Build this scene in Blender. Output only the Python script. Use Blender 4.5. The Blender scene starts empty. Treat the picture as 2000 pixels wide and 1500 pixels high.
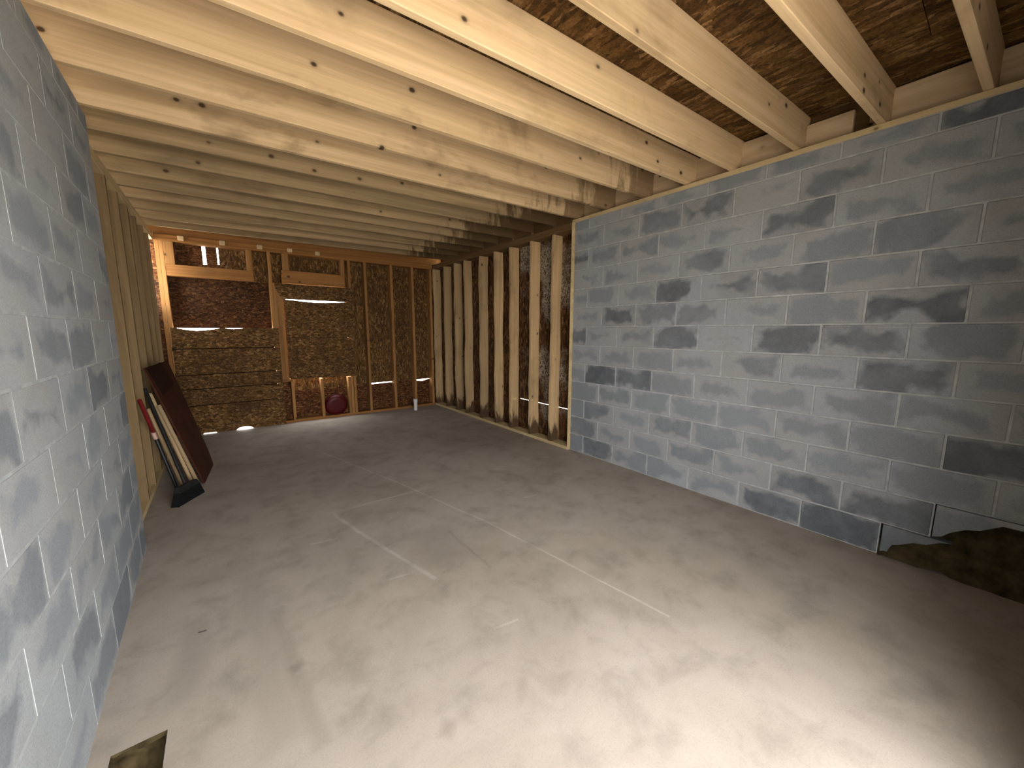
import bpy, bmesh, math, random
from mathutils import Matrix, Vector, noise
S = bpy.context.scene
COL = S.collection
R = random.Random(7)

# ------------------------------------------------------------------ camera
cd = bpy.data.cameras.new('camera')
cam = bpy.data.objects.new('camera', cd); COL.objects.link(cam)
cd.sensor_fit = 'HORIZONTAL'; cd.sensor_width = 36.0
cd.lens = 735.0 / 2000 * 36.0
cd.clip_start = 0.02
rt = (0.79363, -0.60840, 0.00183); up = (0.08334, 0.11169, 0.99024); fw = (0.60267, 0.78573, -0.13935)
cam.matrix_world = Matrix(((rt[0], up[0], -fw[0], 0.0), (rt[1], up[1], -fw[1], 0.0),
                           (rt[2], up[2], -fw[2], 1.376), (0, 0, 0, 1)))
S.camera = cam

# ------------------------------------------------------------------ world: bright hazy daylight outside
W = bpy.data.worlds.new('daylight'); S.world = W; W.use_nodes = True
nt = W.node_tree; bg = nt.nodes['Background']
bg.inputs['Color'].default_value = (0.985, 0.99, 1.0, 1)
bg.inputs['Strength'].default_value = 17.4

sun = bpy.data.lights.new('sun', 'SUN'); sun.energy = 34.0; sun.color = (1.0, 0.95, 0.87); sun.angle = math.radians(1.0)
so = bpy.data.objects.new('sun', sun); COL.objects.link(so); so.location = (8, -3, 8); so.rotation_euler = (0, math.radians(50), 0)

def portal(name, loc, rot, sx, sy):
    """sampling guide for the daylight that comes through an opening (gives no light of its own)"""
    l = bpy.data.lights.new(name, 'AREA'); l.shape = 'RECTANGLE'; l.size = sx; l.size_y = sy
    l.cycles.is_portal = True
    o = bpy.data.objects.new(name, l); COL.objects.link(o); o.location = loc; o.rotation_euler = rot
    return o
# an area light shines along its local -Z: these turn it into the room
DOOR_X0, DOOR_X1, DOOR_H, REAR_Y = -0.34, 1.50, 2.06, -0.32
portal('daylight_portal', ((DOOR_X0+DOOR_X1)/2, REAR_Y-0.22, DOOR_H/2), (math.pi/2, 0, 0), DOOR_X1-DOOR_X0, DOOR_H)
portal('daylight_portal', (0.04, 6.58, 0.72), (-math.pi/2, 0, 0), 1.1, 1.42)
portal('daylight_portal', (1.22, 6.58, 1.28), (-math.pi/2, 0, 0), 0.84, 1.24)
portal('daylight_portal', (-0.74, 6.32, 2.10), (0, -math.pi/2, 0), 0.8, 0.46)

S.view_settings.view_transform = 'Standard'; S.view_settings.look = 'None'
S.view_settings.gamma = 1.0; S.view_settings.use_curve_mapping = False
S.view_settings.exposure = 0.0

# ------------------------------------------------------------------ materials
def newmat(name, rough=0.9, spec=0.15):
    m = bpy.data.materials.new(name); m.use_nodes = True
    n = m.node_tree.nodes; b = n['Principled BSDF']
    b.inputs['Roughness'].default_value = rough
    b.inputs['Specular IOR Level'].default_value = spec
    return m, n, m.node_tree.links, b

def link(l, a, b): l.new(a, b)

def coords(n, l, scale=(1, 1, 1), rot=(0, 0, 0), rnd=True, loc=(0, 0, 0)):
    tc = n.new('ShaderNodeTexCoord'); out = tc.outputs['Object']
    if rnd:
        oi = n.new('ShaderNodeObjectInfo')
        mu = n.new('ShaderNodeMath'); mu.operation = 'MULTIPLY'; mu.inputs[1].default_value = 37.0
        l.new(oi.outputs['Random'], mu.inputs[0])
        ad = n.new('ShaderNodeVectorMath'); ad.operation = 'ADD'
        l.new(out, ad.inputs[0]); l.new(mu.outputs[0], ad.inputs[1]); out = ad.outputs[0]
    mp = n.new('ShaderNodeMapping')
    mp.inputs['Scale'].default_value = scale; mp.inputs['Rotation'].default_value = rot
    mp.inputs['Location'].default_value = loc
    l.new(out, mp.inputs['Vector']); return mp.outputs[0]

def noise_tex(n, l, vec, scale, detail=4, rough=0.55, dist=0.0):
    t = n.new('ShaderNodeTexNoise'); t.inputs['Scale'].default_value = scale
    t.inputs['Detail'].default_value = detail; t.inputs['Roughness'].default_value = rough
    t.inputs['Distortion'].default_value = dist
    if vec is not None: l.new(vec, t.inputs['Vector'])
    return t.outputs['Fac']

def ramp(n, l, fac, stops, interp='LINEAR'):
    r = n.new('ShaderNodeValToRGB'); cr = r.color_ramp; cr.interpolation = interp
    while len(cr.elements) < len(stops): cr.elements.new(0.5)
    for e, (p, c) in zip(cr.elements, stops):
        e.position = p; e.color = (*c, 1) if isinstance(c, tuple) else (c, c, c, 1)
    l.new(fac, r.inputs[0]); return r.outputs[0]

def mix(n, l, fac, a, b, mode='MIX'):
    x = n.new('ShaderNodeMix'); x.data_type = 'RGBA'; x.blend_type = mode
    if isinstance(fac, (int, float)): x.inputs[0].default_value = fac
    else: l.new(fac, x.inputs[0])
    for s, v in ((6, a), (7, b)):
        if isinstance(v, tuple): x.inputs[s].default_value = (*v, 1)
        else: l.new(v, x.inputs[s])
    return x.outputs[2]

def math_n(n, l, op, a, b=0.0, clamp=False):
    x = n.new('ShaderNodeMath'); x.operation = op; x.use_clamp = clamp
    for i, v in enumerate((a, b)):
        if isinstance(v, (int, float)): x.inputs[i].default_value = v
        else: l.new(v, x.inputs[i])
    return x.outputs[0]

def bump(n, l, b, h, strength=0.3, dist=0.004):
    x = n.new('ShaderNodeBump'); x.inputs['Strength'].default_value = strength
    x.inputs['Distance'].default_value = dist
    l.new(h, x.inputs['Height']); l.new(x.outputs[0], b.inputs['Normal'])

def pine(name, axis, flat, c0=(0.40, 0.27, 0.145), c1=(0.60, 0.43, 0.255), stain=0.5, dark=(0.10, 0.062, 0.03), knots=6.2):
    """sawn lumber: grain runs along `axis`, knots go straight through the `flat` (thin) axis"""
    m, n, l, b = newmat(name, 0.85)
    sc = [16.0, 16.0, 16.0]; sc[axis] = 0.55
    v = coords(n, l, tuple(sc))
    g = noise_tex(n, l, v, 1.0, 5, 0.6, 0.7)
    sc2 = [60.0] * 3; sc2[axis] = 1.6
    g2 = noise_tex(n, l, coords(n, l, tuple(sc2)), 1.0, 3, 0.6)
    gm = math_n(n, l, 'ADD', math_n(n, l, 'MULTIPLY', g, 0.7), math_n(n, l, 'MULTIPLY', g2, 0.3))
    col = ramp(n, l, gm, [(0.34, c0), (0.50, tuple((a + d) / 2 for a, d in zip(c0, c1))), (0.66, c1)])
    # weather stains, broad and soft
    st = [2.2] * 3; st[axis] = 1.5
    s = noise_tex(n, l, coords(n, l, tuple(st), loc=(3, 1, 2)), 1.0, 5, 0.6, 0.4)
    sm = ramp(n, l, s, [(0.55, 0.0), (0.80, 1.0)])
    col = mix(n, l, math_n(n, l, 'MULTIPLY', sm, stain), col, dark)
    oi = n.new('ShaderNodeObjectInfo')
    hv = n.new('ShaderNodeHueSaturation'); l.new(col, hv.inputs['Color'])
    l.new(math_n(n, l, 'ADD', math_n(n, l, 'MULTIPLY', oi.outputs['Random'], 0.30), 0.85), hv.inputs['Value'])
    col = hv.outputs[0]
    # knots
    kc = [1.0] * 3; kc[flat] = 0.0; kc[axis] = 0.75
    vo = n.new('ShaderNodeTexVoronoi'); vo.inputs['Scale'].default_value = knots
    wob = n.new('ShaderNodeTexNoise'); wob.inputs['Scale'].default_value = 9.0
    kv = coords(n, l, tuple(kc))
    l.new(kv, vo.inputs['Vector'])
    kd = math_n(n, l, 'DIVIDE', vo.outputs['Distance'], math_n(n, l, 'ADD', 0.35, noise_tex(n, l, coords(n, l), 6.0)))
    km = ramp(n, l, kd, [(0.060, 1.0), (0.078, 0.8), (0.11, 0.2), (0.19, 0.0)])
    col = mix(n, l, km, col, (0.075, 0.045, 0.022))
    l.new(col, b.inputs['Base Color'])
    bump(n, l, b, g2, 0.25, 0.003)
    return m

def osb(name, scale, rots, c=((0.050, 0.024, 0.007), (0.10, 0.049, 0.014), (0.145, 0.074, 0.022), (0.27, 0.155, 0.062)), dirt=0.5):
    """pressed wood strands: stretched voronoi flakes lying in two directions"""
    m, n, l, b = newmat(name, 0.8)
    def layer(rot, loc):
        v = coords(n, l, scale, rot, loc=loc)
        wv = n.new('ShaderNodeVectorMath'); wv.operation = 'ADD'
        nz = n.new('ShaderNodeTexNoise'); nz.inputs['Scale'].default_value = 0.9; l.new(v, nz.inputs['Vector'])
        l.new(v, wv.inputs[0])
        sv = n.new('ShaderNodeVectorMath'); sv.operation = 'SCALE'; sv.inputs['Scale'].default_value = 0.9
        l.new(nz.outputs['Color'], sv.inputs[0]); l.new(sv.outputs[0], wv.inputs[1])
        vo = n.new('ShaderNodeTexVoronoi'); vo.inputs['Scale'].default_value = 1.0
        l.new(wv.outputs[0], vo.inputs['Vector'])
        sp = n.new('ShaderNodeSeparateColor'); l.new(vo.outputs['Color'], sp.inputs[0])
        return sp.outputs[0], sp.outputs[1]
    a1, p1 = layer(rots[0], (0, 0, 0)); a2, p2 = layer(rots[1], (5, 3, 1))
    sel = ramp(n, l, p1, [(0.50, 0.0), (0.52, 1.0)])
    f = mix(n, l, sel, a1, a2)
    col = ramp(n, l, f, [(0.02, c[0]), (0.35, c[1]), (0.75, c[2]), (1.0, c[3])])
    d = noise_tex(n, l, coords(n, l, (1, 1, 1), loc=(1, 7, 3)), 2.3, 5, 0.6)
    dm = ramp(n, l, d, [(0.45, 0.0), (0.72, 1.0)])
    col = mix(n, l, math_n(n, l, 'MULTIPLY', dm, dirt), col, (0.045, 0.022, 0.012))
    gr = noise_tex(n, l, coords(n, l), 60.0, 4, 0.7)
    col = mix(n, l, 0.8, col, ramp(n, l, gr, [(0.30, 0.35), (0.5, 1.0), (0.72, 1.7)]), 'MULTIPLY')
    l.new(col, b.inputs['Base Color']); bump(n, l, b, f, 0.35, 0.004)
    return m

def block_mat(name, dark, mid, smear, smear_amt, long_axis=1, bias=0.0):
    """grey masonry unit: rough face, mortar smeared unevenly over it, darker damp bare patches left open"""
    m, n, l, b = newmat(name, 0.95, 0.1)
    fine = noise_tex(n, l, coords(n, l), 150.0, 3, 0.7)
    big = noise_tex(n, l, coords(n, l), 6.5, 5, 0.65, 0.3)
    oi = n.new('ShaderNodeObjectInfo'); rnd = oi.outputs['Random']
    t = math_n(n, l, 'ADD', math_n(n, l, 'MULTIPLY', rnd, 0.70), math_n(n, l, 'MULTIPLY', big, 0.55))
    col = ramp(n, l, t, [(0.22, dark), (0.62, mid), (1.0, tuple(x * 1.12 for x in mid))])
    # distance from the face's edges (units are 0.397 x 0.194), the outline shaken by noise
    tc = n.new('ShaderNodeTexCoord'); sx = n.new('ShaderNodeSeparateXYZ'); l.new(tc.outputs['Object'], sx.inputs[0])
    o1 = math_n(n, l, 'MULTIPLY', math_n(n, l, 'SUBTRACT', noise_tex(n, l, coords(n, l, loc=(4, 8, 1)), 4.0, 3, 0.6), 0.5), 0.16)
    o2 = math_n(n, l, 'MULTIPLY', math_n(n, l, 'SUBTRACT', noise_tex(n, l, coords(n, l, loc=(7, 3, 5)), 4.5, 3, 0.6), 0.5), 0.13)
    ey = math_n(n, l, 'SUBTRACT', 0.1985, math_n(n, l, 'ABSOLUTE', math_n(n, l, 'ADD', sx.outputs[long_axis], o1)))
    ez = math_n(n, l, 'SUBTRACT', 0.097, math_n(n, l, 'ABSOLUTE', math_n(n, l, 'ADD', sx.outputs[2], o2)))
    e = math_n(n, l, 'MINIMUM', ey, ez)
    geo = n.new('ShaderNodeNewGeometry'); ps = n.new('ShaderNodeSeparateXYZ'); l.new(geo.outputs['Position'], ps.inputs[0])
    wz = noise_tex(n, l, geo.outputs['Position'], 1.9, 4, 0.62)
    wn = noise_tex(n, l, coords(n, l, loc=(9, 2, 4)), 9.0, 5, 0.65, 0.4)
    # sloppier pointing in the upper courses, cleaner near the floor; every unit differs
    lim = math_n(n, l, 'ADD', math_n(n, l, 'MULTIPLY', ps.outputs[2], 0.016),
          math_n(n, l, 'ADD', math_n(n, l, 'MULTIPLY', math_n(n, l, 'SUBTRACT', wz, 0.5), 0.40),
          math_n(n, l, 'ADD', math_n(n, l, 'MULTIPLY', math_n(n, l, 'SUBTRACT', wn, 0.5), 0.06),
                 math_n(n, l, 'MULTIPLY', rnd, 0.045))))
    k = math_n(n, l, 'SUBTRACT', math_n(n, l, 'ADD', lim, -0.002 + bias), e)
    sm = ramp(n, l, math_n(n, l, 'ADD', math_n(n, l, 'MULTIPLY', k, 16.0), 0.5), [(0.20, 0.0), (0.85, 1.0)])
    thin = ramp(n, l, noise_tex(n, l, geo.outputs['Position'], 3.1, 5, 0.65), [(0.30, 0.55), (0.62, 1.0)])
    tint = ramp(n, l, noise_tex(n, l, geo.outputs['Position'], 1.6, 4, 0.6), [(0.40, 1.0), (0.62, 0.0)])
    smc = mix(n, l, tint, smear, (smear[0] * 1.02, smear[1] * 0.95, smear[2] * 0.88))
    col = mix(n, l, math_n(n, l, 'MULTIPLY', math_n(n, l, 'MULTIPLY', sm, thin), smear_amt), col, smc)
    sp = ramp(n, l, fine, [(0.28, 0.72), (0.5, 1.0), (0.75, 1.12)])
    col = mix(n, l, 0.7, col, sp, 'MULTIPLY')
    l.new(col, b.inputs['Base Color'])
    bump(n, l, b, math_n(n, l, 'ADD', fine, math_n(n, l, 'MULTIPLY', sm, 0.6)), 0.35, 0.003)
    return m

def plain(name, c, rough=0.8, var=0.25, scale=8.0, spec=0.2):
    m, n, l, b = newmat(name, rough, spec)
    f = noise_tex(n, l, coords(n, l), scale, 5, 0.6)
    col = ramp(n, l, f, [(0.3, tuple(x * (1 - var) for x in c)), (0.7, tuple(min(1, x * (1 + var)) for x in c))])
    l.new(col, b.inputs['Base Color']); bump(n, l, b, f, 0.2, 0.003)
    return m

def concrete_floor():
    m, n, l, b = newmat('troweled_concrete', 0.8, 0.2)
    v = coords(n, l, rnd=False)
    big = noise_tex(n, l, v, 0.9, 6, 0.62, 0.5)
    mid = noise_tex(n, l, v, 5.0, 6, 0.62, 0.3)
    fine = noise_tex(n, l, v, 140.0, 3, 0.7)
    col = ramp(n, l, big, [(0.28, (0.27, 0.228, 0.185)), (0.5, (0.345, 0.295, 0.245)), (0.72, (0.385, 0.335, 0.285))])
    col = mix(n, l, 0.55, col, ramp(n, l, mid, [(0.30, 0.60), (0.5, 1.0), (0.75, 1.14)]), 'MULTIPLY')
    col = mix(n, l, 0.6, col, ramp(n, l, fine, [(0.25, 0.75), (0.5, 1.0), (0.8, 1.08)]), 'MULTIPLY')
    tc = n.new('ShaderNodeTexCoord')
    wob = noise_tex(n, l, v, 3.0, 4, 0.6)
    def seg(p, q, w, soft, c, amt, wobble=0.02):
        """a mark along the segment p-q: half-width w, soft edge"""
        nonlocal col
        dx, dy = q[0] - p[0], q[1] - p[1]; L = math.hypot(dx, dy); ux, uy = dx / L, dy / L
        sx = n.new('ShaderNodeSeparateXYZ'); l.new(tc.outputs['Object'], sx.inputs[0])
        X = math_n(n, l, 'SUBTRACT', sx.outputs[0], p[0]); Y = math_n(n, l, 'SUBTRACT', sx.outputs[1], p[1])
        a = math_n(n, l, 'ADD', math_n(n, l, 'MULTIPLY', X, ux), math_n(n, l, 'MULTIPLY', Y, uy))
        c_ = math_n(n, l, 'ADD', math_n(n, l, 'MULTIPLY', X, -uy), math_n(n, l, 'MULTIPLY', Y, ux))
        c_ = math_n(n, l, 'ABSOLUTE', math_n(n, l, 'ADD', c_, math_n(n, l, 'MULTIPLY', math_n(n, l, 'SUBTRACT', wob, 0.5), wobble * 2)))
        over = math_n(n, l, 'MAXIMUM', math_n(n, l, 'SUBTRACT', a, L), math_n(n, l, 'MULTIPLY', a, -1.0))
        d = math_n(n, l, 'MAXIMUM', c_, math_n(n, l, 'ADD', over, w))
        mk = n.new('ShaderNodeMapRange'); mk.inputs[1].default_value = w + soft; mk.inputs[2].default_value = w
        mk.inputs[3].default_value = 0.0; mk.inputs[4].default_value = amt; l.new(d, mk.inputs[0])
        fac = math_n(n, l, 'MULTIPLY', mk.outputs[0], ramp(n, l, mid, [(0.35, 0.25), (0.6, 1.0)]))
        col = mix(n, l, fac, col, c)
    pale = (0.52, 0.47, 0.41); dk = (0.17, 0.14, 0.115)
    for p, q in (((0.70, 5.0), (1.18, 3.22)), ((1.18, 3.22), (1.43, 2.10)), ((1.43, 2.10), (1.62, 0.85))):
        seg(p, q, 0.002, 0.008, pale, 0.55, 0.01)
    seg((0.57, 2.94), (0.64, 2.57), 0.006, 0.01, pale, 0.5)
    seg((0.64, 2.57), (0.84, 1.80), 0.006, 0.01, pale, 0.4)
    seg((1.14, 2.20), (1.14, 1.70), 0.003, 0.012, dk, 0.5, 0.02)
    seg((1.04, 2.25), (0.98, 1.95), 0.07, 0.12, (0.24, 0.20, 0.165), 0.7, 0.1)
    # wheel tracks and scuffs along the left side
    seg((0.10, 2.05), (0.15, 1.25), 0.012, 0.03, dk, 0.35, 0.05)
    seg((0.02, 2.45), (0.05, 1.35), 0.03, 0.07, (0.24, 0.205, 0.17), 0.4, 0.08)
    seg((-0.20, 2.2), (-0.23, 1.75), 0.02, 0.05, (0.21, 0.18, 0.15), 0.4, 0.06)
    seg((0.125, 1.63), (0.15, 1.64), 0.008, 0.025, dk, 0.6, 0.02)
    seg((0.50, 1.03), (0.52, 1.05), 0.008, 0.03, dk, 0.5, 0.02)
    seg((-0.195, 2.11), (-0.17, 2.105), 0.003, 0.004, (0.05, 0.045, 0.04), 1.0, 0.0)
    for x, y in ((0.35, 2.6), (0.62, 1.95), (0.9, 1.3), (1.9, 2.3)):
        seg((x, y), (x + 0.12, y - 0.02), 0.003, 0.006, pale, 0.5, 0.01)
    l.new(col, b.inputs['Base Color'])
    bump(n, l, b, math_n(n, l, 'ADD', math_n(n, l, 'MULTIPLY', fine, 0.4), mid), 0.25, 0.004)
    return m

M_JOIST = pine('joist_lumber', 0, 1, (0.54, 0.37, 0.192), (0.76, 0.56, 0.335))
M_JSTAIN = pine('joist_lumber_water_stained', 0, 1, (0.42, 0.285, 0.145), (0.64, 0.465, 0.275), stain=0.95)
M_JFAR = pine('joist_lumber_far_dim', 0, 1, (0.24, 0.165, 0.085), (0.41, 0.29, 0.16), stain=0.8)  # darkened copy of the joist lumber: far end's dim light put into the colour
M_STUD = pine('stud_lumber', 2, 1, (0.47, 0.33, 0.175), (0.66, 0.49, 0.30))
M_STUDX = pine('stud_lumber_turned', 2, 0, (0.17, 0.112, 0.052), (0.29, 0.20, 0.10))  # darker than M_STUD: dimness of the far end put into the colour
M_PLATE = pine('plate_lumber', 0, 1, (0.24, 0.102, 0.030), (0.40, 0.190, 0.060))  # far-wall plates, colour lowered to carry the light's falloff
M_POST = pine('post_lumber', 2, 1, (0.24, 0.112, 0.036), (0.40, 0.205, 0.072))  # far-wall posts, lowered the same way for the dim far end
M_PLATEY = pine('plate_lumber_lengthwise', 1, 0, (0.45, 0.33, 0.16), (0.63, 0.49, 0.27))
M_OSB_C = osb('strand_board_overhead', (38, 11, 20), ((0, 0, 0.25), (0, 0, 1.25)))
M_OSB_F = osb('strand_board_far', (60, 24, 22), ((0, 0.25, 0), (0, 1.1, 0)))
M_OSB_S = osb('strand_board_side', (20, 42, 15), ((0.25, 0, 0), (1.1, 0, 0)))
M_OSB_B = osb('strand_board_cover', (32, 24, 62), ((0, 0.3, 0), (0, 1.2, 0)), dirt=0.7)
M_OSB_R = osb('strand_board_reddish', (28, 24, 60), ((0, 0.2, 0), (0, 1.0, 0)),
              ((0.030, 0.010, 0.003), (0.075, 0.026, 0.008), (0.12, 0.048, 0.014), (0.22, 0.105, 0.04)))
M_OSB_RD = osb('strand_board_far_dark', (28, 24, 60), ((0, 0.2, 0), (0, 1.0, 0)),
              ((0.018, 0.007, 0.002), (0.042, 0.016, 0.005), (0.07, 0.028, 0.009), (0.13, 0.065, 0.025)))  # darker copy of M_OSB_R: shade of the recessed panel put into the colour
M_BLK_R = block_mat('concrete_block_grey', (0.10, 0.106, 0.115), (0.20, 0.212, 0.225), (0.31, 0.325, 0.335), 0.85)
M_BLK_L = block_mat('concrete_block_bluish', (0.155, 0.17, 0.185), (0.225, 0.245, 0.265), (0.345, 0.365, 0.372), 0.85, bias=0.012)
M_DARK = plain('seam_shade', (0.020, 0.011, 0.006), 0.95, 0.4, 10, 0.05)  # near black: shade of the board seams put into the colour
M_PLATED = pine('dark_plate_lumber', 1, 0, (0.085, 0.045, 0.018), (0.16, 0.095, 0.042), stain=0.8)  # dark brown tone for the right-hand plates, blocking and rim
M_MORT = plain('mortar', (0.34, 0.345, 0.34), 0.95, 0.2, 20, 0.1)
M_FLOOR = concrete_floor()
M_MORTL = plain('mortar_pale', (0.33, 0.345, 0.345), 0.95, 0.2, 20, 0.1)
M_SOIL = plain('damp_soil', (0.052, 0.038, 0.018), 1.0, 0.6, 14, 0.05)
M_GROUND = plain('gravel_ground', (0.56, 0.52, 0.46), 1.0, 0.3, 3, 0.05)

# ------------------------------------------------------------------ mesh helpers
def obj(name, me, mat=None, parent=None, loc=(0, 0, 0), rot=(0, 0, 0)):
    if isinstance(me, bmesh.types.BMesh):
        bm = me; me = bpy.data.meshes.new(name); bm.to_mesh(me); bm.free()
    if mat is not None and not me.materials: me.materials.append(mat)
    o = bpy.data.objects.new(name, me); COL.objects.link(o)
    o.location = loc; o.rotation_euler = rot
    if parent is not None: o.parent = parent
    return o

def empty(name, loc=(0, 0, 0)):
    o = bpy.data.objects.new(name, None); COL.objects.link(o); o.location = loc; o.empty_display_size = 0.1
    return o

def tag(o, label, cat, group=None, kind=None):
    o['label'] = label; o['category'] = cat
    if group: o['group'] = group
    if kind: o['kind'] = kind
    return o

def add_box(bm, lo, hi):
    c = [(a + b) / 2 for a, b in zip(lo, hi)]; s = [abs(b - a) for a, b in zip(lo, hi)]
    bmesh.ops.create_cube(bm, size=1.0, matrix=Matrix.Translation(c) @ Matrix.Diagonal((*s, 1)))

def box_mesh(name, sx, sy, sz, bevel=0.0, mat=None):
    bm = bmesh.new(); add_box(bm, (-sx/2, -sy/2, -sz/2), (sx/2, sy/2, sz/2))
    if bevel: bmesh.ops.bevel(bm, geom=bm.edges[:], offset=bevel, segments=1, affect='EDGES', profile=0.5)
    me = bpy.data.meshes.new(name); bm.to_mesh(me); bm.free()
    if mat: me.materials.append(mat)
    return me

_cache = {}
def board(name, lo, hi, mat, parent, bevel=0.003, rot=(0, 0, 0)):
    """a plain piece of lumber or sheet between two corners, its origin in its middle; alike ones share a mesh"""
    s = tuple(round(abs(b - a), 4) for a, b in zip(lo, hi)); c = [(a + b) / 2 for a, b in zip(lo, hi)]
    k = (s, mat.name, bevel)
    if k not in _cache: _cache[k] = box_mesh(name, *s, min(bevel, min(s) * 0.3), mat)
    return obj(name, _cache[k], None, parent, c, rot)

def prism(poly, axis, t0, t1):
    """polygon (list of 2D points in the other two axes, in order) extruded along axis from t0 to t1"""
    bm = bmesh.new()
    def P(u, v, t):
        q = [u, v]; q.insert(axis, t); return q
    a = [bm.verts.new(P(u, v, t0)) for u, v in poly]; b = [bm.verts.new(P(u, v, t1)) for u, v in poly]
    bm.faces.new(a); bm.faces.new(b[::-1]); k = len(poly)
    for i in range(k): bm.faces.new((a[i], b[i], b[(i+1) % k], a[(i+1) % k]))
    bmesh.ops.recalc_face_normals(bm, faces=bm.faces[:]); return bm

def recenter(o):
    me = o.data; c = sum((v.co for v in me.vertices), Vector()) / len(me.vertices)
    me.transform(Matrix.Translation(-c)); o.location = Vector(o.location) + c; return o

def tube(bm, p, q, r0, r1=None, seg=10):
    p, q = Vector(p), Vector(q); r1 = r0 if r1 is None else r1; d = (q - p)
    z = d.normalized().to_track_quat('Z', 'Y').to_matrix().to_4x4()
    bmesh.ops.create_cone(bm, cap_ends=True, segments=seg, radius1=r0, radius2=r1, depth=d.length,
                          matrix=Matrix.Translation((p + q) / 2) @ z)

# ------------------------------------------------------------------ dimensions
H = 2.54                      # top of the block walls
XR, YB = 3.147, 2.982         # right block wall: face, far end
XF = 3.10                     # framed right wall: inner face of its studs
XL, YL = -0.49, 3.20          # left block wall: face and far end
XS = -0.56                    # framed left wall: inner face of its studs
YF = 6.41                     # far wall: inner face of its studs
D = 0.14                      # stud depth
ZJ = H + 0.038                # underside of the joists
JH = 0.232
CR = 0.2032                   # block course

# ------------------------------------------------------------------ ground and floor
g = bmesh.new(); add_box(g, (-14, -14, -0.4), (17, 20, -0.14))
tag(obj('ground', g, M_GROUND), 'pale gravel ground outside the basement walls', 'ground', kind='structure')

HX0, HX1, HY0, HY1 = -0.40, -0.262, 1.30, 1.625     # notch broken out of the slab by the left wall
fl = bmesh.new()
xs = (-0.80, HX0, HX1, 3.60); ys = (-0.75, HY0, HY1, 6.60)
vv = {}
def V(x, y, z):
    k = (x, y, z)
    if k not in vv: vv[k] = fl.verts.new(k)
    return vv[k]
for i in range(3):
    for j in range(3):
        x0, x1, y0, y1 = xs[i], xs[i+1], ys[j], ys[j+1]
        z = -0.10 if (i == 1 and j == 1) else 0.0
        fl.faces.new((V(x0, y0, z), V(x1, y0, z), V(x1, y1, z), V(x0, y1, z)))
        fl.faces.new((V(x0, y1, -0.14), V(x1, y1, -0.14), V(x1, y0, -0.14), V(x0, y0, -0.14)))
for a, b in (((HX0, HY0), (HX1, HY0)), ((HX1, HY0), (HX1, HY1)), ((HX1, HY1), (HX0, HY1)), ((HX0, HY1), (HX0, HY0))):
    fl.faces.new((V(*a, 0.0), V(*b, 0.0), V(*b, -0.10), V(*a, -0.10))).material_index = 1
edge = [(x, ys[0]) for x in xs] + [(xs[3], y) for y in ys[1:]] + [(x, ys[3]) for x in xs[2::-1]] + [(xs[0], y) for y in ys[2:0:-1]]
for a, b in zip(edge, edge[1:] + edge[:1]):
    fl.faces.new((V(*a, 0.0), V(*b, 0.0), V(*b, -0.14), V(*a, -0.14)))
bmesh.ops.recalc_face_normals(fl, faces=fl.faces[:])
floor = tag(obj('floor', fl, M_FLOOR), 'bare grey-beige concrete slab floor with faint cracks', 'floor', kind='structure')

floor.data.materials.append(M_SOIL)

# ------------------------------------------------------------------ block walls
def block_meshes(name, mat, bev=0.004):
    r = {}
    for L, nm in ((0.397, 'full'), (0.194, 'half')):
        for h in (0.194, 0.092):
            me = box_mesh(name, 0.045, L, h, bev, mat)
            r[(L, h)] = me
    return r

def lay_blocks(wall, face, y_end, y_start, side, meshes, skip=None, jit=0.001):
    """running bond from y_end towards the camera; side=-1: the wall's body lies towards +X"""
    n = 0
    for c in range(13):
        z0 = c * CR; h = 0.194 if c < 12 else 0.092
        y = y_end; first = True
        while y > y_start + 0.05:
            L = 0.194 if (first and c % 2 == 0) else 0.397
            step = L + 0.0094; first = False
            if not (skip and skip(c, y - L, y)):
                o = bpy.data.objects.new('concrete_block', meshes[(L, h)]); COL.objects.link(o); o.parent = wall
                o.location = (face - side * (0.0225 + R.uniform(-jit, jit)), y - L / 2, z0 + h / 2 + 0.005)
                o.rotation_euler = (R.uniform(-0.006, 0.006), R.uniform(-4, 4) * jit, R.uniform(-5, 5) * jit); n += 1
            y -= step
    return n

# right: mortar core with the hole at its foot, then the blocks
core = bmesh.new()
add_box(core, (XR + 0.0035, 0.345, 0.0), (XR + 0.20, YB, H))
add_box(core, (XR + 0.0035, -0.62, 2*CR), (XR + 0.20, 0.345, H))
add_box(core, (XR + 0.0035, 0.14, CR), (XR + 0.20, 0.345, 2*CR)); add_box(core, (XR + 0.20, -0.62, 0.0), (XR + 0.26, 0.345, H))
wall_right = tag(obj('wall_right', core, M_MORT), 'long grey concrete block wall on the right, a hole at its near foot', 'wall', kind='structure')
def hole(c, y0, y1): return (c == 0 and y1 < 0.36) or (c == 1 and y0 < 0.10)
lay_blocks(wall_right, XR, YB, -0.60, -1, block_meshes('concrete_block', M_BLK_R), hole)
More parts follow.
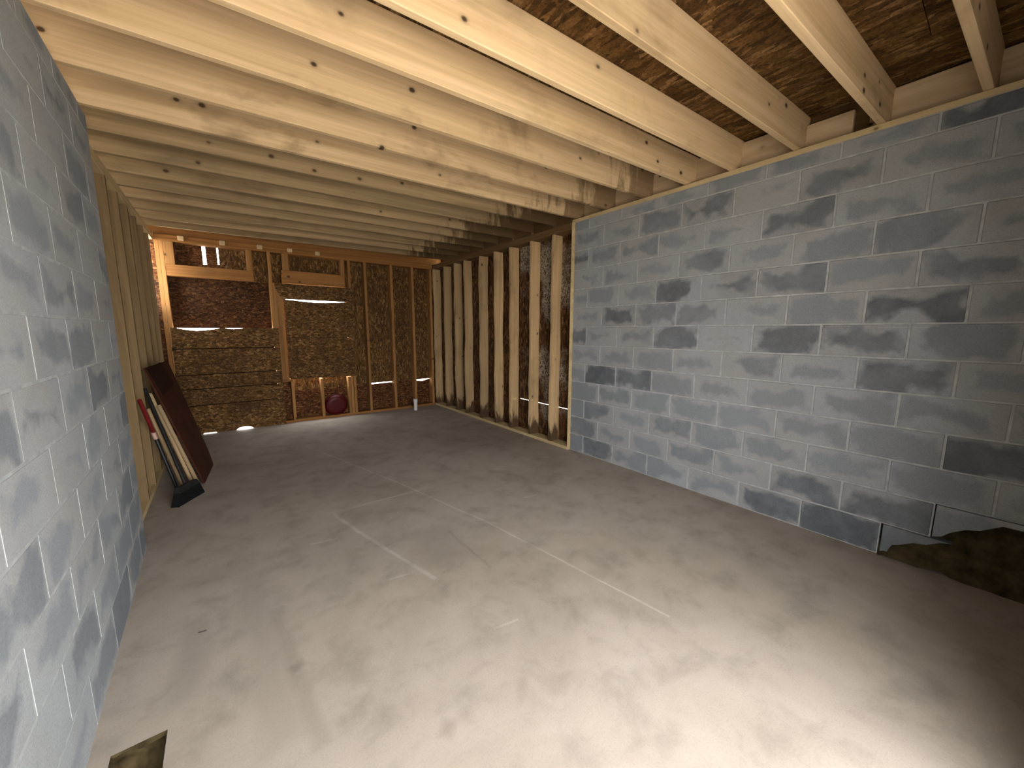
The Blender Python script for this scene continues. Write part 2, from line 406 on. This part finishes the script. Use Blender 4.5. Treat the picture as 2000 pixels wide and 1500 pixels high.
# the broken block above the hole
bb = prism([(0.134, 0.212), (0.134, 0.402), (-0.263, 0.402), (-0.263, 0.392), (-0.16, 0.372), (-0.10, 0.372), (-0.03, 0.318),
            (0.02, 0.30), (0.07, 0.262), (0.10, 0.225)], 0, XR, XR + 0.045)
b0 = prism([(0.334, 0.006), (0.334, 0.199), (0.055, 0.199), (0.10, 0.186), (0.15, 0.150), (0.20, 0.138), (0.25, 0.104), (0.285, 0.085), (0.30, 0.045), (0.304, 0.006)], 0, XR, XR + 0.045)
o = obj('concrete_block', b0, M_BLK_R, wall_right); recenter(o); o['label'] = 'grey block with its lower near corner broken out'
o = obj('concrete_block', bb, M_BLK_R, wall_right); recenter(o); o['label'] = 'grey block broken away along its lower edge'
board('sill_plate', (XR + 0.006, -0.60, H), (XR + 0.146, YB + 0.05, ZJ), M_PLATEY, wall_right)

core = bmesh.new(); add_box(core, (-0.22, -3.85, 0.0), (-0.0009, 0.0, H))
wall_left = tag(obj('wall_left', core, M_MORTL, None, (XL, YL, 0), (0, 0, 0.0233)), 'pale bluish-grey concrete block wall close on the left', 'wall', kind='structure')
lay_blocks(wall_left, 0.0, 0.0, -3.80, 1, block_meshes('concrete_block', M_BLK_L, 0.0015), None, 0.00025)
board('sill_plate', (-0.17, -3.8, H), (-0.014, 0.0, ZJ), M_PLATEY, wall_left)

core = bmesh.new()
add_box(core, (-0.70, REAR_Y - 0.2, 0), (DOOR_X0, REAR_Y, H + 0.26)); add_box(core, (DOOR_X1, REAR_Y - 0.2, 0), (3.36, REAR_Y, H + 0.26))
add_box(core, (DOOR_X0, REAR_Y - 0.2, DOOR_H), (DOOR_X1, REAR_Y, H + 0.26))
tag(obj('wall_rear', core, M_MORT), 'block wall behind the camera with the open doorway', 'wall', kind='structure')

# ------------------------------------------------------------------ framed walls
def wany(name, L, w, d, mat, parent, loc, turn, amt=0.004):
    """a rough stud of length L along Z, w thick and d deep; edges wander and are waned here and there"""
    bm = bmesh.new(); rows = []; N = 14; sd = R.uniform(0, 99)
    for k in range(N + 1):
        z = -L / 2 + L * k / N; ring = []
        for i, (a, b) in enumerate(((-1, -1), (1, -1), (1, 1), (-1, 1))):
            nx = noise.noise(Vector((sd + i * 7.3, z * 2.6, 0))); ny = noise.noise(Vector((sd + i * 3.1 + 50, z * 2.6, 4)))
            ring.append(bm.verts.new((a * w / 2 + amt * nx, b * d / 2 + amt * ny, z)))
        rows.append(ring)
    for a, b in zip(rows, rows[1:]):
        for i in range(4): bm.faces.new((a[i], a[(i+1) % 4], b[(i+1) % 4], b[i]))
    bm.faces.new(rows[0][::-1]); bm.faces.new(rows[-1])
    bmesh.ops.recalc_face_normals(bm, faces=bm.faces[:])
    return obj(name, bm, mat, parent, loc, (0, 0, turn))

# right, beyond the blocks: rough studs before strand board
wfr = tag(empty('wall_right_framed', (XF, 4.7, 0)), 'framed wall of rough studs before dark strand board, right of the far corner', 'wall', kind='structure')
def loc_in(root, p): return tuple(a - b for a, b in zip(p, root.location))
def bd(name, lo, hi, mat, root, bevel=0.003): return board(name, loc_in(root, lo), loc_in(root, hi), mat, root, bevel)
bd('bottom_plate', (XF, YB + 0.01, 0), (XF + D, YF, 0.038), M_PLATEY, wfr)
bd('top_plate', (XF, YB + 0.01, H - 0.076), (XF + D, YF, H - 0.039), M_PLATED, wfr)
bd('top_plate', (XF, YB + 0.01, H - 0.038), (XF + D, YF, H), M_PLATED, wfr)
def damp(m, axis, sign, start, width, c, amt=0.9):
    n = m.node_tree.nodes; l = m.node_tree.links; b = n['Principled BSDF']
    src = b.inputs['Base Color'].links[0].from_socket
    tc = n.new('ShaderNodeTexCoord'); sx = n.new('ShaderNodeSeparateXYZ'); l.new(tc.outputs['Object'], sx.inputs[0])
    sc = [9.0, 9.0, 9.0]; sc[2] = 2.2
    w = noise_tex(n, l, coords(n, l, tuple(sc)), 1.0, 5, 0.65, 0.4)
    a = math_n(n, l, 'MULTIPLY', sx.outputs[axis], sign)
    a = math_n(n, l, 'ADD', a, math_n(n, l, 'MULTIPLY', math_n(n, l, 'SUBTRACT', w, 0.5), width * 2.6))
    mr = n.new('ShaderNodeMapRange'); mr.interpolation_type = 'SMOOTHSTEP'
    mr.inputs[1].default_value = start; mr.inputs[2].default_value = start + width * 0.5; mr.inputs[4].default_value = amt
    l.new(a, mr.inputs[0]); l.new(mix(n, l, mr.outputs[0], src, c), b.inputs['Base Color'])
M_STUD_R = pine('rough_stud_lumber', 2, 0, (0.34, 0.225, 0.11), (0.52, 0.36, 0.19), stain=0.7)  # colour lowered too, following the light's falloff towards the far end
damp(M_STUD_R, 2, -1.0, 1.0, 0.30, (0.040, 0.018, 0.008))
damp(M_JSTAIN, 0, 1.0, 1.38, 0.80, (0.12, 0.066, 0.027), 0.7)
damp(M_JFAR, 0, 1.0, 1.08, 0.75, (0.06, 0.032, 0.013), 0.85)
for y in (6.37, 5.97, 5.60, 5.28, 4.84, 4.45, 4.09, 3.67, 3.285):
    wany('stud', H - 0.114, 0.038, D - 0.004, M_STUD_R, wfr, loc_in(wfr, (XF + D / 2, y, H / 2 - 0.019)), math.pi / 2, 0.014)
M_OSB_D = osb('strand_board_dark', (20, 40, 14), ((0.25, 0, 0), (1.1, 0, 0)), ((0.025, 0.010, 0.004), (0.060, 0.026, 0.009), (0.10, 0.046, 0.016), (0.18, 0.10, 0.045)))
M_OSB_M = osb('strand_board_mildewed', (20, 40, 14), ((0.25, 0, 0), (1.1, 0, 0)), ((0.025, 0.010, 0.004), (0.065, 0.029, 0.010), (0.11, 0.052, 0.018), (0.20, 0.115, 0.05)))
n = M_OSB_M.node_tree.nodes; l = M_OSB_M.node_tree.links; b = n['Principled BSDF']
src = b.inputs['Base Color'].links[0].from_socket
mk = ramp(n, l, noise_tex(n, l, coords(n, l, rnd=False, loc=(2.2, 0.4, 1.3)), 1.7, 3, 0.6), [(0.50, 0.0), (0.60, 1.0)])
tcm = n.new('ShaderNodeTexCoord'); sxm = n.new('ShaderNodeSeparateXYZ'); l.new(tcm.outputs['Object'], sxm.inputs[0])
mr = n.new('ShaderNodeMapRange'); mr.inputs[1].default_value = 0.60; mr.inputs[2].default_value = 0.50; l.new(sxm.outputs[1], mr.inputs[0])
mk = math_n(n, l, 'MULTIPLY', mk, mr.outputs[0])
sp = ramp(n, l, noise_tex(n, l, coords(n, l, rnd=False), 45.0, 4, 0.75), [(0.42, 0.0), (0.55, 1.0)])
l.new(mix(n, l, math_n(n, l, 'MULTIPLY', math_n(n, l, 'MULTIPLY', mk, sp), 0.75), src, (0.42, 0.37, 0.29)), b.inputs['Base Color'])
X0, X1 = XF + D, XF + D + 0.012
bd('sheathing_panel', (X0, YB + 0.005, 0.448), (X1, 4.05, H), M_OSB_M, wfr, 0.001)
bd('sheathing_panel', (X0, 4.045, 0.448), (X1 + 0.001, 6.56, H), M_OSB_D, wfr, 0.001)
bd('sheathing_panel', (X0, YB + 0.005, -0.02), (X1, 4.05, 0.442), M_OSB_M, wfr, 0.001)
bd('sheathing_panel', (X0, 4.045, -0.02), (X1 + 0.001, 6.56, 0.449), M_OSB_D, wfr, 0.001)
bd('corner_board', (XF + 0.005, YB + 0.001, 0.0), (XF + D, YB + 0.009, H), M_PLATEY, wfr, 0.001)

# left, beyond the blocks
wfl = tag(empty('wall_left_framed', (XS, 4.8, 0)), 'framed wall of plain studs before strand board, beyond the left block wall', 'wall', kind='structure')
bd('bottom_plate', (XS - D, YL, 0), (XS, YF, 0.038), M_PLATEY, wfl)
bd('top_plate', (XS - D, YL, H - 0.076), (XS, YF, H - 0.039), M_PLATEY, wfl)
bd('top_plate', (XS - D, YL, H - 0.038), (XS, YF, H), M_PLATEY, wfl)
for y in (3.23, 3.62, 4.02, 4.43, 4.84, 5.24, 5.65, 6.06):
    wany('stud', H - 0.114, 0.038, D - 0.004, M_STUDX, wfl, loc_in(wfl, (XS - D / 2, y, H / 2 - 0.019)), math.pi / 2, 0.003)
M_PLY = osb('strand_board_pale', (20, 22, 8), ((0.2, 0, 0), (1.2, 0, 0)), ((0.14, 0.085, 0.03), (0.30, 0.19, 0.07), (0.42, 0.28, 0.11), (0.55, 0.39, 0.19)), 0.4)
for lo, hi in (((YL - 0.02, 0.0), (4.43, H)), ((4.432, 0.0), (5.65, H)), ((5.652, 0.0), (6.56, 1.70)), ((5.652, 1.70), (6.08, H))):
    bd('sheathing_panel', (XS - D - 0.012, lo[0], lo[1]), (XS - D, hi[0], hi[1]), M_PLY, wfl, 0.001)

# far wall
wf = tag(empty('wall_far', (1.27, YF, 0)), 'far framed wall with two boarded openings and strand board sheathing', 'wall', kind='structure')
bd('bottom_plate', (0.62, YF, 0), (XF, YF + D, 0.038), M_PLATE, wf)
bd('top_plate', (XS, YF, H - 0.076), (XF, YF + D, H - 0.039), M_PLATE, wf)
bd('top_plate', (XS, YF, H - 0.038), (XF, YF + D, H), M_PLATE, wf)
ZT = H - 0.076
def fstud(x, z0=0.038, z1=ZT, mat=M_POST, y=YF, d=D):      # far-wall stud with left face at x
    return wany('stud', z1 - z0, d - 0.002, 0.038, mat, wf, loc_in(wf, (x + 0.019, y + d / 2, (z0 + z1) / 2)), math.pi / 2, 0.002)
for x in (1.66, 1.905, 2.335, 2.705, 3.05): fstud(x)
fstud(1.615, 0.038, 2.05)
# left posts and box header over the first opening
fstud(-0.555); fstud(-0.515, 0.0)
for x0, x1 in ((-0.475, -0.38), (0.36, 0.425)):
    bd('cripple_stud', (x0, YF + 0.001, 2.19), (x1, YF + D, ZT), M_POST, wf)
bd('header_board', (-0.475, YF + 0.002, 2.05), (0.425, YF + 0.04, 2.19), M_PLATE, wf)
bd('header_board', (-0.475, YF + 0.042, 2.05), (0.425, YF + 0.08, 2.188), M_PLATE, wf)
# posts between the openings
for i, x in enumerate((0.60, 0.639, 0.678, 0.717)): fstud(x, 0.66 if i else 0.0, 2.05 if i > 0 else ZT)
bd('sill_block', (0.64, YF, 0.622), (0.80, YF + D, 0.66), M_PLATE, wf)
# box header over the second opening
for x0, x1 in ((0.775, 0.86), (1.56, 1.61)):
    bd('cripple_stud', (x0, YF + 0.001, 2.235), (x1, YF + D, ZT), M_POST, wf)
bd('header_board', (0.755, YF + 0.002, 2.05), (1.61, YF + 0.04, 2.235), M_PLATE, wf)
bd('header_board', (0.755, YF + 0.042, 2.05), (1.61, YF + 0.08, 2.233), M_PLATE, wf)
# short studs under the second opening
for x0, x1 in ((0.77, 0.808), (1.17, 1.208), (1.575, 1.612)):
    bd('cripple_stud', (x0, YF + 0.001, 0.038), (x1, YF + D, 0.64), M_POST, wf)
for x in (-0.30, 0.11, 0.52, 0.88, 1.24):
    bd('nailing_block', (x - 0.03, YF - 0.035, H - 0.055), (x + 0.03, YF, H - 0.001), M_STUD, wf)
# outer sheathing, sheet by sheet; daylight shows through the gaps between them
Y0, Y1 = YF + D, YF + D + 0.012
sheets = [(-0.70, 0.60, 1.408, 2.05, M_OSB_RD), (-0.70, -0.505, -0.02, 1.408, M_OSB_R), (-0.70, -0.108, 2.05, H, M_OSB_R), (-0.072, 0.045, 2.05, H, M_OSB_R), (0.062, 0.43, 2.05, H, M_OSB_F),
          (0.43, 0.80, 2.05, H, M_OSB_F), (0.60, 0.80, 0.0, 2.05, M_OSB_R), (0.80, 1.64, 1.90, H, M_OSB_F),
          (0.80, 1.64, -0.02, 0.466, M_OSB_R), (0.80, 1.64, 0.467, 0.65, M_OSB_F),
          (1.64, 2.352, 0.488, H, M_OSB_F), (2.354, 3.255, 0.488, H, M_OSB_F)]
for x0, x1, z0, z1, mm in sheets:
    bd('sheathing_panel', (x0, Y0, z0), (x1, Y1, z1), mm, wf, 0.001)
bd('sheathing_panel', (-0.108, Y0, 2.05), (-0.072, Y1, 2.235), M_OSB_R, wf, 0.001)
bd('sheathing_panel', (0.045, Y0, 2.05), (0.062, Y1, 2.25), M_OSB_R, wf, 0.001)
# the bottom row: its top edge dips where light comes in
row = [(1.64, -0.02), (3.255, -0.02), (3.255, 0.487), (3.08, 0.487), (3.06, 0.470), (3.045, 0.487), (3.02, 0.475), (2.90, 0.452), (2.78, 0.474), (2.745, 0.487),
       (2.375, 0.487), (2.335, 0.476), (1.96, 0.466), (1.94, 0.487), (1.64, 0.487)]
recenter(obj('sheathing_panel', prism([(a - 1.27, c) for a, c in row], 1, D, D + 0.012), M_OSB_R, wf))

# first opening: strand boards nailed over it inside
door = tag(empty('door_1', (0.08, YF, 0)), 'wide door opening at the far left, closed with strand boards', 'door', kind='structure')
def strip(zt, zb, top=None, bot=None, x0=-0.50, x1=0.665, mat=M_OSB_B, y=0.0):
    top = top or [(x0, zt), (x1, zt)]; bot = bot or [(x0, zb), (x1, zb)]
    poly = [(a - 0.08, c) for a, c in bot] + [(a - 0.08, c) for a, c in top[::-1]]
    recenter(obj('cover_board', prism(poly, 1, -0.013 + y, -0.001 + y), mat, door))
for zc in (1.139, 0.799, 0.609, 0.389):
    board('seam_backing', (-0.59, 0.0, zc - 0.03), (0.515, 0.018, zc + 0.03), M_DARK, door)  # added behind the seams: stops daylight, dark colour stands in for shade
top = [(-0.50, 1.412), (-0.45, 1.410), (-0.40, 1.396), (-0.33, 1.382), (-0.25, 1.373), (-0.16, 1.378), (-0.07, 1.394), (0.01, 1.411), (0.035, 1.411), (0.08, 1.401), (0.14, 1.396), (0.20, 1.400), (0.27, 1.411), (0.665, 1.413)]
strip(None, 1.145, top=top)
strip(1.133, 0.805, y=-0.002)
strip(0.793, 0.615, y=0.0)
strip(0.603, 0.395, y=-0.003)
bot = [(-0.50, 0.001), (-0.30, 0.001), (-0.29, 0.014), (-0.16, 0.014), (-0.15, 0.001), (0.06, 0.001), (0.09, 0.028), (0.16, 0.040), (0.23, 0.028), (0.26, 0.001), (0.665, 0.001)]
strip(0.383, None, bot=bot, y=-0.001)

# second opening: one large board, and a strip above it
win = tag(empty('window_1', (1.2, YF, 0.66)), 'window opening in the far wall, closed with strand boards', 'window', kind='structure')
def wstrip(top, bot, mat, y):
    poly = [(a - 1.2, c - 0.66) for a, c in bot] + [(a - 1.2, c - 0.66) for a, c in top[::-1]]
    recenter(obj('cover_board', prism(poly, 1, -0.014 + y, -0.001 + y), mat, win))
board('seam_backing', (-0.43, 0.0, 0.58), (0.40, 0.018, 0.64), M_DARK, win)  # added strip behind the seam, its shade painted in the colour
wstrip([(0.765, 1.268), (1.70, 1.262)], [(0.765, 0.662), (1.69, 0.648)], M_OSB_B, -0.002)
wstrip([(0.765, 1.819), (0.86, 1.817), (1.0, 1.804), (1.16, 1.794), (1.30, 1.797), (1.48, 1.811), (1.62, 1.821), (1.70, 1.8215)], [(0.765, 1.274), (1.70, 1.268)], M_OSB_B, 0.0)
wstrip([(0.66, 2.045), (1.70, 2.045)], [(0.66, 1.99), (0.70, 1.90), (0.74, 1.826), (1.70, 1.822)], M_OSB_B, -0.001)

# ------------------------------------------------------------------ ceiling: sub-floor, joists, blocking
cb = bmesh.new(); add_box(cb, (-0.85, -0.80, ZJ + JH + 0.02), (3.60, 6.70, ZJ + JH + 0.10))
ceil = tag(obj('ceiling', cb, M_OSB_C), 'open ceiling of wooden joists under strand board', 'ceiling', kind='structure')
zs = ZJ + JH
for x0, x1, off in ((-0.78, 0.44, 0.0), (0.443, 1.66, 1.2), (1.663, 2.88, 0.0), (2.883, 3.50, 1.2)):
    y = -2.05 + off
    while y < 6.6:
        a, c = max(y, -0.70), min(y + 2.437, 6.62)
        if c - a > 0.05: board('subfloor_panel', (x0, a, zs + 0.001), (x1, c, zs + 0.019), M_OSB_C, ceil, 0.001)
        y += 2.44
TJ = -0.052
me_j = box_mesh('joist', 4.0, 0.038, JH - 0.004, 0.003, M_JOIST); me_js = box_mesh('joist', 4.0, 0.038, JH - 0.004, 0.003, M_JSTAIN)
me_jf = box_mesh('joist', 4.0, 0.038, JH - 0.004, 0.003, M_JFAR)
JY = [-0.04, 0.358, 0.75, 1.160, 1.568, 1.916, 2.313, 2.733, 3.142, 3.49, 3.88, 4.26, 4.63, 4.99, 5.38, 5.76, 6.15]
for i, y in enumerate(JY):
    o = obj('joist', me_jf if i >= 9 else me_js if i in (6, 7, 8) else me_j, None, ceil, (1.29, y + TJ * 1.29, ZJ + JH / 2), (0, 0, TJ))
# blocking boards over the right wall, one bay has a gap
bl = pine('blocking_lumber', 1, 0, (0.40, 0.28, 0.15), (0.56, 0.42, 0.26))
for i, (y0, y1) in enumerate(zip(JY, JY[1:])):
    a = y0 + TJ * 3.2 + 0.021; c = y1 + TJ * 3.2 - 0.021
    if i == 2:
        board('blocking_board', (3.262, a, ZJ + 0.001), (3.30, a + 0.055, ZJ + 0.190), bl, ceil)
        board('blocking_board', (3.235, a + 0.125, ZJ + 0.001), (3.273, c, ZJ + 0.165), bl, ceil)
    elif y1 < YB + 0.3:
        board('blocking_board', (3.255, a, ZJ + 0.001), (3.293, c, ZJ + 0.212), bl, ceil)
    else:
        board('blocking_board', (XF + 0.06, a, H + 0.001), (XF + 0.098, c, ZJ + JH - 0.004), M_PLATED, ceil)
board('rim_board', (3.305, -0.62, H), (3.345, 6.57, zs), M_PLATED, ceil)  # dark colour stands in for shade seen through the blocking gap
board('rim_board', (-0.79, -0.62, H), (-0.752, 6.57, zs), M_PLATEY, ceil)
board('rim_board', (-0.75, YF + 0.03, H + 0.001), (3.30, YF + 0.068, zs), M_PLATE, ceil)
board('rim_board', (-0.79, YF + D, H), (3.345, YF + D + 0.012, zs), M_PLATE, ceil)

# ------------------------------------------------------------------ soil in the two holes
def soil(name, x0, x1, y0, y1, hf, nx=14, ny=22):
    bm = bmesh.new(); gv = []
    for i in range(nx + 1):
        gv.append([])
        for j in range(ny + 1):
            u, v = i / nx, j / ny; x = x0 + (x1 - x0) * u; y = y0 + (y1 - y0) * v
            z = hf(u, v) + 0.018 * noise.noise(Vector((x * 17, y * 17, 3))) + 0.012 * noise.noise(Vector((x * 45, y * 45, 8)))
            gv[i].append(bm.verts.new((x, y, z)))
    for i in range(nx):
        for j in range(ny): bm.faces.new((gv[i][j], gv[i+1][j], gv[i+1][j+1], gv[i][j+1]))
    bmesh.ops.recalc_face_normals(bm, faces=bm.faces[:])
    if sum(f.normal.z for f in bm.faces) < 0: bmesh.ops.reverse_faces(bm, faces=bm.faces[:])
    for f in bm.faces: f.smooth = True
    o = obj(name, bm, M_SOIL); recenter(o); return o
def h1(u, v):
    y = -0.31 + 0.653 * v
    s = min(1.0, max(0.0, (u + 0.02) / (0.55 if y > 0.05 else 0.8)))
    return -0.012 + min(0.40, 0.17 + 0.9 * max(0.0, 0.32 - y)) * s ** (0.8 if y > 0.0 else 1.1)
tag(soil('soil_heap', XR - 0.012, XR + 0.199, -0.31, 0.343, h1), 'dark damp soil slumping through the broken foot of the right block wall', 'soil', kind='stuff')
tag(soil('soil_patch', HX0 + 0.001, HX1 - 0.001, HY0 + 0.001, HY1 - 0.001, lambda u, v: -0.012 - 0.075 * min(1.0, max(0.0, (u - 0.30) * 4)) * min(1.0, (1 - v) * 3.0 + 0.12)), 'brown soil in the small notch in the floor by the left wall', 'soil', kind='stuff')

# ------------------------------------------------------------------ loose things by the left wall
M_RED = plain('dark_red_board', (0.050, 0.016, 0.008), 0.8, 0.35, 6, 0.08)
M_RED2 = plain('darker_red_board', (0.024, 0.008, 0.005), 0.8, 0.3, 6, 0.08)
A, B_, C_, D_ = Vector((-0.54, 4.34, 1.06)), Vector((-0.45, 5.0, 1.08)), Vector((-0.18, 4.90, 0.0)), Vector((-0.24, 4.28, 0.0))
def on(u, v): return A.lerp(B_, u).lerp(D_.lerp(C_, u), v)
def sheet(pts, th, mat, name, parent=None, off=0.0):
    bm = bmesh.new(); nrm = (B_ - A).cross(D_ - A).normalized()
    if nrm.x < 0: nrm = -nrm
    f = [bm.verts.new(on(u, v) + nrm * (off + th)) for u, v in pts]; k = [bm.verts.new(on(u, v) + nrm * off) for u, v in pts]
    bm.faces.new(f); bm.faces.new(k[::-1]); q = len(pts)
    for i in range(q): bm.faces.new((f[i], k[i], k[(i+1) % q], f[(i+1) % q]))
    bmesh.ops.recalc_face_normals(bm, faces=bm.faces[:])
    return recenter(obj(name, bm, mat, parent))
lb = sheet([(0, 0), (0.97, 0.0), (1, 0.06), (1, 0.86), (0.93, 0.985), (0.88, 1.0), (0.0, 1.0)], 0.012, M_RED, 'leaning_board')
tag(lb, 'dark reddish-brown board leaning against the left studs behind the broom', 'board')
st = sheet([(-0.02, 0.005), (0.60, -0.005), (0.72, 0.20), (0.08, 0.24)], 0.010, M_RED2, 'top_sheet', None, 0.013)
st.parent = lb; st.location = Vector(st.location) - Vector(lb.location)
st['label'] = 'darker sheet across the top of the board'

M_BLACK = plain('black_plastic', (0.012, 0.012, 0.012), 0.5, 0.3, 20, 0.3)
M_BRIST = plain('black_bristles', (0.008, 0.008, 0.008), 0.95, 0.5, 60, 0.05)
M_STICK = pine('strip_lumber', 2, 1, (0.30, 0.20, 0.10), (0.46, 0.33, 0.19), stain=0.3)
broom = tag(empty('broom', (-0.31, 3.93, 0)), 'black push broom with a black head standing on the floor, leaning on the left wall', 'broom')
def part(name, bm, mat, root):
    o = obj(name, bm, mat, root); o.data.transform(Matrix.Translation(-root.location)); return o
bm = bmesh.new(); tube(bm, (-0.338, 3.995, 0.12), (-0.55, 4.392, 0.887), 0.0125, 0.0115); part('handle', bm, M_BLACK, broom)
def hull(pts_top, pts_bot):
    bm = bmesh.new(); a = [bm.verts.new(p) for p in pts_top]; b = [bm.verts.new(p) for p in pts_bot]; k = len(a)
    bm.faces.new(a); bm.faces.new(b[::-1])
    for i in range(k): bm.faces.new((a[i], b[i], b[(i+1) % k], a[(i+1) % k]))
    bmesh.ops.recalc_face_normals(bm, faces=bm.faces[:]); return bm
part('head_block', hull([(-0.395, 3.885, 0.135), (-0.365, 3.875, 0.135), (-0.262, 4.03, 0.135), (-0.292, 4.04, 0.135)],
                        [(-0.402, 3.865, 0.095), (-0.362, 3.85, 0.095), (-0.247, 4.035, 0.095), (-0.287, 4.05, 0.095)]), M_BLACK, broom)
part('bristles', hull([(-0.402, 3.865, 0.0945), (-0.362, 3.85, 0.0945), (-0.247, 4.035, 0.0945), (-0.287, 4.05, 0.0945)],
                      [(-0.425, 3.83, 0.0), (-0.375, 3.805, 0.0), (-0.222, 4.045, 0.0), (-0.272, 4.07, 0.0)]), M_BRIST, broom)
for lbl, p, q in (('pale thin wooden strip leaning left of the broom handle', (-0.545, 4.36, 0.716), (-0.345, 4.10, 0.0)),
                  ('pale thin wooden strip leaning close on the right of the broom handle', (-0.53, 4.445, 0.836), (-0.295, 4.20, 0.0)),
                  ('shorter pale wooden strip, the rightmost one leaning beside the broom', (-0.475, 4.36, 0.742), (-0.262, 4.21, 0.0))):
    p, q = Vector(p), Vector(q); d = p - q
    o = obj('wooden_strip', box_mesh('wooden_strip', 0.022, 0.018, d.length, 0.002, M_STICK), None, None, (p + q) / 2)
    o.rotation_euler = d.to_track_quat('Z', 'Y').to_euler(); tag(o, lbl, 'strip')
pole = tag(empty('pole', (-0.42, 4.30, 0)), 'thin dark pole with a red upper end leaning on the left studs', 'pole')
M_REDP = plain('dark_red_paint', (0.16, 0.012, 0.012), 0.5, 0.25, 12, 0.3)
M_COLLAR = plain('pale_collar', (0.45, 0.30, 0.24), 0.6, 0.2, 12)
bm = bmesh.new(); tube(bm, (-0.422, 4.30, 0.0), (-0.52, 4.345, 0.47), 0.013); part('shaft', bm, M_BLACK, pole)
bm = bmesh.new(); tube(bm, (-0.515, 4.343, 0.455), (-0.528, 4.33, 0.52), 0.017); part('collar', bm, M_COLLAR, pole)
bm = bmesh.new(); tube(bm, (-0.526, 4.332, 0.515), (-0.548, 4.06, 0.836), 0.015, 0.014); part('grip', bm, M_REDP, pole)['label'] = 'dark red painted upper end'

# ------------------------------------------------------------------ small things at the far wall
M_PVC = plain('white_plastic', (0.62, 0.60, 0.57), 0.45, 0.1, 10, 0.4)
pipe = tag(empty('pipe_stub', (2.60, 6.16, 0)), 'short white plastic pipe standing up from the floor at the far wall', 'pipe')
bm = bmesh.new(); tube(bm, (2.60, 6.16, 0.0), (2.60, 6.16, 0.155), 0.03, seg=18); part('tube', bm, M_PVC, pipe)
bm = bmesh.new(); tube(bm, (2.60, 6.16, 0.15), (2.60, 6.16, 0.20), 0.036, seg=18); part('cap', bm, M_PVC, pipe)

M_TUB = plain('dark_red_plastic', (0.065, 0.0015, 0.002), 0.5, 0.15, 8, 0.3)
tub = tag(empty('tub', (1.39, YF + 0.10, 0.039)), 'round dark red plastic tub tipped against the boards between two short studs', 'tub')
def lathe(prof, seg=28):
    bm = bmesh.new(); rows = []
    for r, z in prof: rows.append([bm.verts.new((r * math.cos(2*math.pi*k/seg), r * math.sin(2*math.pi*k/seg), z)) for k in range(seg)])
    for a, b in zip(rows, rows[1:]):
        for k in range(seg): bm.faces.new((a[k], a[(k+1) % seg], b[(k+1) % seg], b[k]))
    bm.faces.new(rows[0][::-1]); bm.faces.new(rows[-1]); bmesh.ops.recalc_face_normals(bm, faces=bm.faces[:])
    for f in bm.faces: f.smooth = True
    return bm
body = obj('body', lathe([(0.10, -0.045), (0.145, -0.042), (0.165, -0.02), (0.172, 0.03), (0.165, 0.03), (0.155, -0.015), (0.10, -0.03)]), M_TUB, tub, (0, -0.02, 0.145), (math.radians(-80), 0, 0))
rim = obj('rim', lathe([(0.168, 0.022), (0.178, 0.022), (0.180, 0.034), (0.168, 0.036), (0.166, 0.028)]), M_TUB, tub, (0, -0.02, 0.145), (math.radians(-80), 0, 0))
